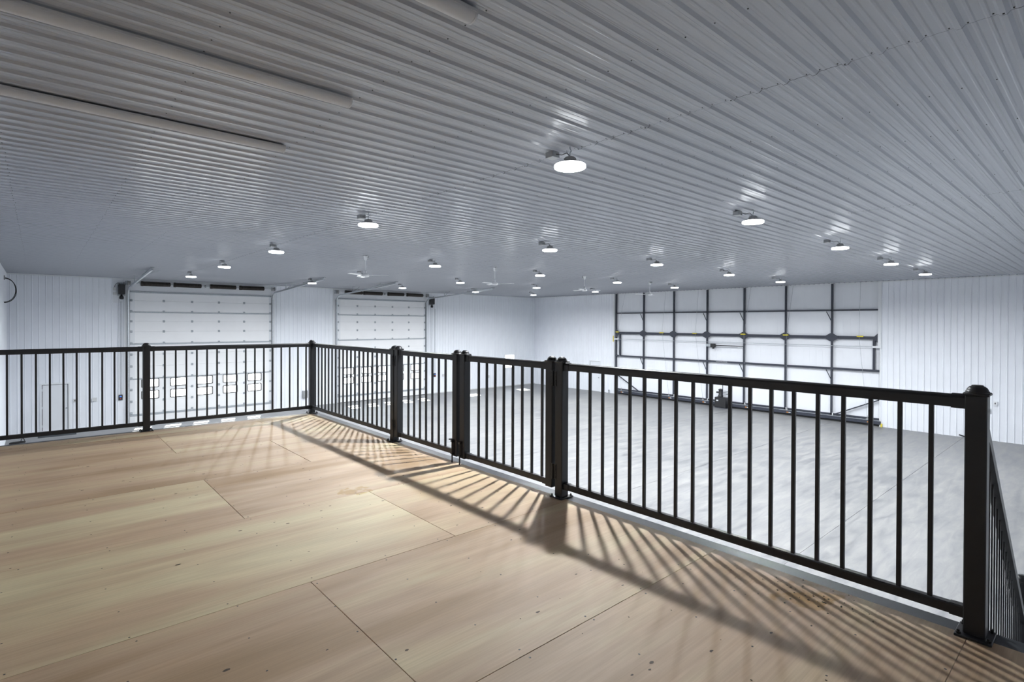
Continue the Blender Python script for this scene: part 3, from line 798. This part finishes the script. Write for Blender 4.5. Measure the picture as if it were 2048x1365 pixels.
def add_post(par, x, y, plate=True, name='post', me=None):
    p = link(name, me or post_me, par, (x, y, 0)); link('post_cap', cap_me, p)
    if plate:
        link('base_plate', plate_me, p)
        for sx in (-1, 1):
            for sy in (-1, 1): link('bolt', bolt_me, p, (.055 * sx, .05 * sy, 0))
    return p
TOPP = [(-.022, -.029), (.022, -.029), (.0225, .012), (.019, .022), (.010, .028), (-.010, .028), (-.019, .022), (-.0225, .012)]
BOTP = [(-.0195, -.023), (.0195, -.023), (.0195, .017), (.015, .023), (-.015, .023), (-.0195, .017)]
SLEEVE = lambda pr, k: [(a * k, b * k) for a, b in pr]
def add_rails(par, p0, p1):
    p0, p1 = Vector((p0[0], p0[1], 0)), Vector((p1[0], p1[1], 0)); d = (p1 - p0).normalized()
    for nm, pr, z in (('top_rail', TOPP, 1.038), ('bottom_rail', BOTP, .095)):
        h = Vector((0, 0, z))
        r = MB().sweep(p0 + h, p1 + h, pr).build(nm, 'black_coat', par)
        for q, s in ((p0, 1), (p1, -1)):
            MB().sweep(q + h, q + h + d * (.05 * s), SLEEVE(pr, 1.13)).build('rail_bracket', 'black_coat', r)
def add_balusters(par, pts):
    for x, y in pts: link('baluster', bal_me, par, (x, y, 0))

YB, YS1, YS2, YS3, YS4, YPR, YE = 5.605, 5.512, 4.352, 4.226, 3.046, 2.936, .420
PA = 1.022
h = PS / 2
R1 = thing('guard_railing', (0, 0, ZD), 'black guard railing along the left deck edge facing the overhead doors', 'railing', 'black guard railings')
add_post(R1, PA, RY); add_post(R1, RX, RY)
add_rails(R1, (XL, RY), (PA - h, RY)); add_rails(R1, (PA + h, RY), (RX - h, RY))
add_balusters(R1, [(.938 - .1197 * k, RY) for k in range(16)] + [(1.100 + .1206 * k, RY) for k in range(17)])
R2 = thing('guard_railing', (0, 0, ZD), 'short black guard railing between the corner post and the gates', 'railing', 'black guard railings')
add_post(R2, RX, YB); add_rails(R2, (RX, RY - h), (RX, YB + h))
add_balusters(R2, [(RX, 7.993 - .1221 * k) for k in range(19)])
R3 = thing('guard_railing', (0, 0, ZD), 'nearest black guard railing between the gates and the stair', 'railing', 'black guard railings')
add_post(R3, RX, YPR); add_post(R3, RX, YE); add_rails(R3, (RX, YPR - h), (RX, YE + h))
add_balusters(R3, [(RX, 2.766 - .1213 * k) for k in range(19)])
hinge2 = MB().box(-.004, .0, -.035, .035, -.06, .06).cyl((-.008, 0, -.06), (-.008, 0, .06), .008, 8)
for z in (-.045, -.015, .015, .045):
    for y in (-.024, .024): hinge2.cyl((-.004, y, z), (-.007, y, z), .005, 6)
hinge2_me = hinge2.mesh('gate_hinge', 'black_coat')
def gate(ya, yb, bals, hinge_y, bolt_y, label):
    g = thing('gate', (0, 0, ZD), label, 'gate', 'railing gate leaves')
    for y in (ya, yb): add_post(g, RX, y, False, 'stile', stile_me)
    add_rails(g, (RX, ya - h), (RX, yb + h))
    add_balusters(g, [(RX, y) for y in bals])
    for z in (.20, .94): link('gate_hinge', hinge2_me, g, (RX - h, hinge_y, z))
    cb = MB().box(-.006, 0, -.02, .02, -.075, .075).cyl((-.016, 0, -.15), (-.016, 0, .085), .007, 8).cyl((-.016, 0, .078), (-.05, .006, .082), .006, 8)
    for z in (-.06, .06): cb.box(-.026, 0, -.014, .014, z - .008, z + .008)
    cb.build('cane_bolt', 'black_coat', g, loc=(RX - h, bolt_y, .152))
    return g
gate(YS1, YS2, [5.291 - .122 * k for k in range(7)], (YB + YS1) / 2, YS2 + .012, 'left black gate leaf, hinged at the post nearer the corner')
gate(YS3, YS4, [4.008 - .1216 * k for k in range(8)], (YS4 + YPR) / 2, YS3 + .012, 'right black gate leaf, hinged at the post nearer the camera')

# stair going down towards the hall
ST = thing('stair', (3.21, -.20, 0), 'dark steel stair going down from the deck end post', 'stair')
SL = .93; NT = 18; rise = ZD / NT; run = rise / SL
for k in range(1, NT):
    MB().box(run * (k - 1), run * (k - 1) + run + .03, -.52, .52, ZD - rise * k - .03, ZD - rise * k).build('tread', 'tread_steel', ST)
for y in (-.56, .56):
    MB().bar((.12, y, ZD - .30), (run * NT - .10, y, .06), .04, .25).build('stringer', 'tread_steel', ST)
SRL = thing('stair_railing', (3.156, YE, ZD), 'black sloping stair railing going down behind the end post', 'railing', 'black guard railings')
L1 = 4.83 - 3.156
def slope_rail(par, x0, x1, zoff):
    for nm, pr, z in (('top_rail', TOPP, 1.00), ('bottom_rail', BOTP, .08)):
        MB().sweep((x0, 0, z - SL * x0 + zoff), (x1, 0, z - SL * x1 + zoff), pr).build(nm, 'black_coat', par)
    x = x0 + .066
    while x < x1 - .03:
        z0, z1 = .09 - SL * x + zoff, .99 - SL * x + zoff
        MB().box(x - .006, x + .006, -.003, .003, z0, z1).build('baluster', 'black_coat', par); x += .0862
slope_rail(SRL, 0, L1, 0)
def stair_post(par, x, ztop, zbot):
    p = MB().bbox(x - h, x + h, -h, h, zbot, ztop, .004).build('post', 'black_coat', par)
    link('post_cap', cap_me, p, (x, 0, ztop - 1.075))
stair_post(SRL, L1 + h, -.31, -SL * (L1 + h) - .14)
slope_rail(SRL, L1 + PS, 3.45, 0)
stair_post(SRL, 3.45 + h, 1.22 - SL * 3.45, -ZD)

# ------------------------------------------------------------------ high bay lights
HX = [4.57, 9.45, 14.20, 19.10, 23.85]
HYB = [4.19, 9.20, 14.30, 19.40, 24.50]
SK = [0, .12, .22, .38, .48]
def make_light():
    t = thing('high_bay_light', (0, 0, ZC - .24), '', 'ceiling light', 'high bay lights in a five by five grid')
    MB().lathe((0, 0, 0), [(.170, .012), (.180, .006), (.180, -.020), (.172, -.026), (.12, -.030), (.04, -.031)], 32).build('lens', 'led_lens', t, True)
    ld = bpy.data.lights.new('lamp_beam', 'AREA'); ld.shape = 'DISK'; ld.size = .12; ld.energy = LAMP_W; ld.spread = math.radians(166); ld.color = (0.93, 0.965, 1.0)
    link('lamp_beam', ld, t, (0, 0, -.036))
    hs = MB().lathe((0, 0, 0), [(.168, .010), (.172, .014), (.150, .026), (.10, .036), (.075, .042), (.070, .085), (.05, .10), (.03, .104)], 32).build('housing', 'housing_grey', t, True)
    fin = MB()
    for k in range(16):
        a = 2 * PI * k / 16
        fin.bar((.07 * math.cos(a), .07 * math.sin(a), .045), (.150 * math.cos(a), .150 * math.sin(a), .022), .004, .02)
    fin.build('heat_sink_fins', 'housing_grey', hs)
    MB().tube([(0, 0, .10), (0, 0, .15), (.015, 0, .165), (.018, 0, .18), (0, 0, .195), (0, 0, .222)], .006, 8).build('hook', 'galv_dull', t, True)
    MB().bbox(-.06, .06, .22, .34, .150, .222, .004).build('junction_box', 'grey_box', t)
    MB().tube([(0, .22, .185), (.01, .14, .16), (.02, .07, .17), (.02, .03, .13), (.0, .02, .11)], .005, 6).build('cord', 'black_rubber', t, True)
    return t
proto = None
for i, x in enumerate(HX):
    for j, y in enumerate(HYB):
        lab = 'glowing round ceiling light, %s from the near end in the %s row beyond the railing' % (ORD[j], ORD[i])
        loc = (x, y + SK[i], ZC - .24)
        if proto is None: proto = make_light(); proto.location = loc; proto['label'] = lab
        else: dup(proto, loc, lab)

# ------------------------------------------------------------------ ceiling fans
def make_fan():
    t = thing('ceiling_fan', (0, 0, ZC - .62), '', 'ceiling fan', 'white ceiling fans')
    MB().lathe((0, 0, .60), [(.02, -.14), (.045, -.12), (.065, -.02), (.07, 0)], 20).build('canopy', 'fan_white', t, True)
    MB().cyl((0, 0, .14), (0, 0, .50), .012, 10).build('downrod', 'fan_white', t, True)
    MB().lathe((0, 0, 0), [(.03, -.045), (.09, -.04), (.115, -.015), (.115, .02), (.085, .05), (.04, .07), (.035, .14), (.02, .16)], 24).build('motor', 'fan_white', t, True)
    for k in range(3):
        a = 2 * PI * k / 3
        mb = MB(); c, s = math.cos(a), math.sin(a)
        def P(r, w, z): return (c * r - s * w, s * r + c * w, z)
        vs = []
        for r, w in ((.20, .045), (.45, .060), (.68, .065), (.70, .05)):
            vs += [P(r, -w, .002), P(r, w, .020), P(r, w, .024), P(r, -w, .006)]
        fs = [(0, 1, 2, 3), (12, 15, 14, 13)]
        for q in range(3):
            for e in range(4): fs.append((q * 4 + e, q * 4 + 4 + e, q * 4 + 4 + (e + 1) % 4, q * 4 + (e + 1) % 4))
        mb.add(vs, fs)
        bl = mb.build('blade', 'fan_white', t)
        MB().bar(P(.08, 0, .0), P(.24, 0, .008), .03, .006).build('blade_arm', 'fan_white', bl)
    MB().bbox(-.05, .05, .13, .25, .55, .60, .004).build('junction_box', 'grey_box', t)
    return t
fan = make_fan()
FANS = [(7.44, 15.16, -38), (12.49, 15.12, -47), (17.61, 15.28, -36), (22.48, 15.30, 139)]
for i, (x, y, a) in enumerate(FANS):
    lab = 'white three-blade ceiling fan, %s of four counted from the left' % ORD[i]
    if i == 0:
        fan.location = (x, y, ZC - .62); fan.rotation_euler = (0, 0, math.radians(a)); fan['label'] = lab
    else: dup(fan, (x, y, ZC - .62), lab, math.radians(a))

# ------------------------------------------------------------------ unlit wrap lights above the deck
def make_wrap():
    t = thing('wrap_light', (0, 0, ZC - .02), '', 'ceiling light', 'unlit strip lights above the deck')
    n = 12; pr = [(-.065, 0), (-.065, -.02)]
    for k in range(n + 1):
        a = PI * k / n; pr.append((-.062 * math.cos(a), -.022 - .045 * math.sin(a)))
    pr += [(.065, -.02), (.065, 0)]
    MB().extrude([(p[0], p[1]) for p in pr], 0, .012, 2.388).build('diffuser', 'wrap_white', t, True)
    big = [(p[0] * 1.04, p[1] * 1.04) for p in pr]
    for a in (0, 2.386): MB().extrude(big, 0, a, a + .014).build('end_cap', 'wrap_white', t, True)
    clip = [(p[0] * 1.03, p[1] * 1.03) for p in pr]
    MB().extrude(clip, 0, 1.19, 1.215).build('clip', 'wrap_white', t, True)
    for x in (.03, 2.35):
        for y in (-.045, .045): MB().cyl((x, y, -.03), (x, y * 1.22, -.036), .006, 6).build('screw', 'screw_dark', t)
    return t
wl = make_wrap()
for i, y in enumerate((2.82, 4.66, 6.40)):
    lab = ['nearest white unlit strip light above the deck', 'middle white unlit strip light above the deck', 'farthest white unlit strip light above the deck'][i]
    if i == 0: wl.location = (-.27, y, ZC - .02); wl['label'] = lab
    else: dup(wl, (-.27, y, ZC - .02), lab)

# ------------------------------------------------------------------ small wall items and floor items
def wall_box(name, x, z, w, hh, dd, mat, label, axis=0, slot=None, cat='electrical box'):
    loc = (x, YW - .024, z - hh / 2) if axis == 0 else (XW - .024, x, z - hh / 2)
    t = thing(name, loc, label, cat)
    def B(u0, u1, d0, d1, z0, z1, b, n, m):
        (MB().bbox(u0, u1, -d1, -d0, z0, z1, b) if axis == 0 else MB().bbox(-d1, -d0, u0, u1, z0, z1, b)).build(n, m, t)
    B(-w / 2, w / 2, 0, dd, 0, hh, .005, 'box', mat)
    B(-w / 2 - .006, w / 2 + .006, dd, dd + .006, -.006, hh + .006, .002, 'cover_plate', mat)
    if slot: B(-.015, .015, dd + .006, dd + .016, hh * .3, hh * .7, .002, 'switch_toggle', slot)
    return t
wall_box('light_switch', 1.22, 1.28, .10, .15, .04, 'pale_box', 'pale light switch just right of the left walk door', 0, 'black_plastic', 'switch')
wall_box('outlet_box', 1.91, 1.27, .16, .15, .06, 'pale_box', 'pale square box between the light switch and the left overhead door')
wall_box('outlet_box', 11.40, .70, .28, .40, .10, 'grey_box', 'grey box low on the wall between the two overhead doors')
wall_box('outlet_box', 20.85, 1.20, .14, .16, .05, 'pale_box', 'small box on the wall right of the right overhead door')
wall_box('outlet_box', 24.82, .86, .14, .18, .05, 'pale_box', 'small box on the wall left of the square window')
wall_box('outlet_box', 28.3, 1.15, .12, .14, .05, 'pale_box', 'small box on the wall close to the hall corner')
wall_box('light_switch', 3.42, 1.56, .12, .17, .04, 'trim_white', 'white switch on the far wall right of the end post', 1, 'black_plastic', 'switch')
wall_box('outlet_box', 3.66, 1.24, .14, .20, .06, 'grey_box', 'grey box on the far wall beside the end post', 1)

t = thing('floor_mat', (.60, 29.62, 0), 'dark rubber mat on the floor at the left walk door', 'mat')
MB().bbox(-.62, .62, -.25, .30, 0, .012, .003).build('mat_body', 'mat_rubber', t)
MB().box(-.60, .60, -.23, -.20, .012, .016).box(-.60, .60, .25, .28, .012, .016).build('border', 'black_rubber', t)

t = thing('hose_coil', (-.62, 28.6, 0), 'black hose coil lying on the floor beyond the left deck edge', 'hose')
pts = []
for k in range(73):
    a = 2 * PI * k / 24; pts.append(((.22 + .012 * math.sin(a * .7)) * math.cos(a), (.12 + .01 * k / 73) * math.sin(a), .02 + .012 * k / 24))
MB().tube(pts, .016, 8).build('coil', 'black_rubber', t, True)
MB().tube([(.10, .02, .05), (.12, .04, .16), (.18, .04, .18), (.22, .03, .06)], .012, 8).build('loose_end', 'black_rubber', t, True)

t = thing('cable_loop', (XL + .02, 28.4, 6.1), 'black cable loop hanging from the left wall under the ceiling', 'cable')
for q, (dx, dz) in enumerate(((0, 0), (.02, -.025))):
    pts = []
    for k in range(25):
        a = PI / 2 - PI * k / 24
        pts.append((-.05 + (.38 + dx) * max(0, math.cos(a)) ** .8, .05 * q, -.09 + dz + (.47) * math.sin(a)))
    MB().tube(pts, .012, 8).build('cable_strand', 'black_rubber', t, True)
MB().bbox(-.02, .03, -.05, .10, .30, .46, .005).build('wall_hook', 'grey_box', t)

t = thing('floor_bracket', (XW - .10, 4.28, 0), 'small dark door bracket on the floor at the far wall', 'bracket')
MB().box(-.04, .10, -.06, .06, 0, .03).build('foot', 'black_plastic', t)
MB().bar((0, 0, .02), (-.02, .28, .10), .03, .05).build('arm', 'black_plastic', t)
t = thing('door_stop', (XW - .09, 23.35, 0), 'small grey floor stop left of the bifold door', 'door stop')
MB().box(-.05, .05, -.05, .05, 0, .02).build('foot', 'galv_dull', t)
MB().lathe((0, 0, .02), [(.03, 0), (.03, .12), (.045, .13), (.045, .20), (.02, .21)], 12).build('post', 'grey_box', t, True)
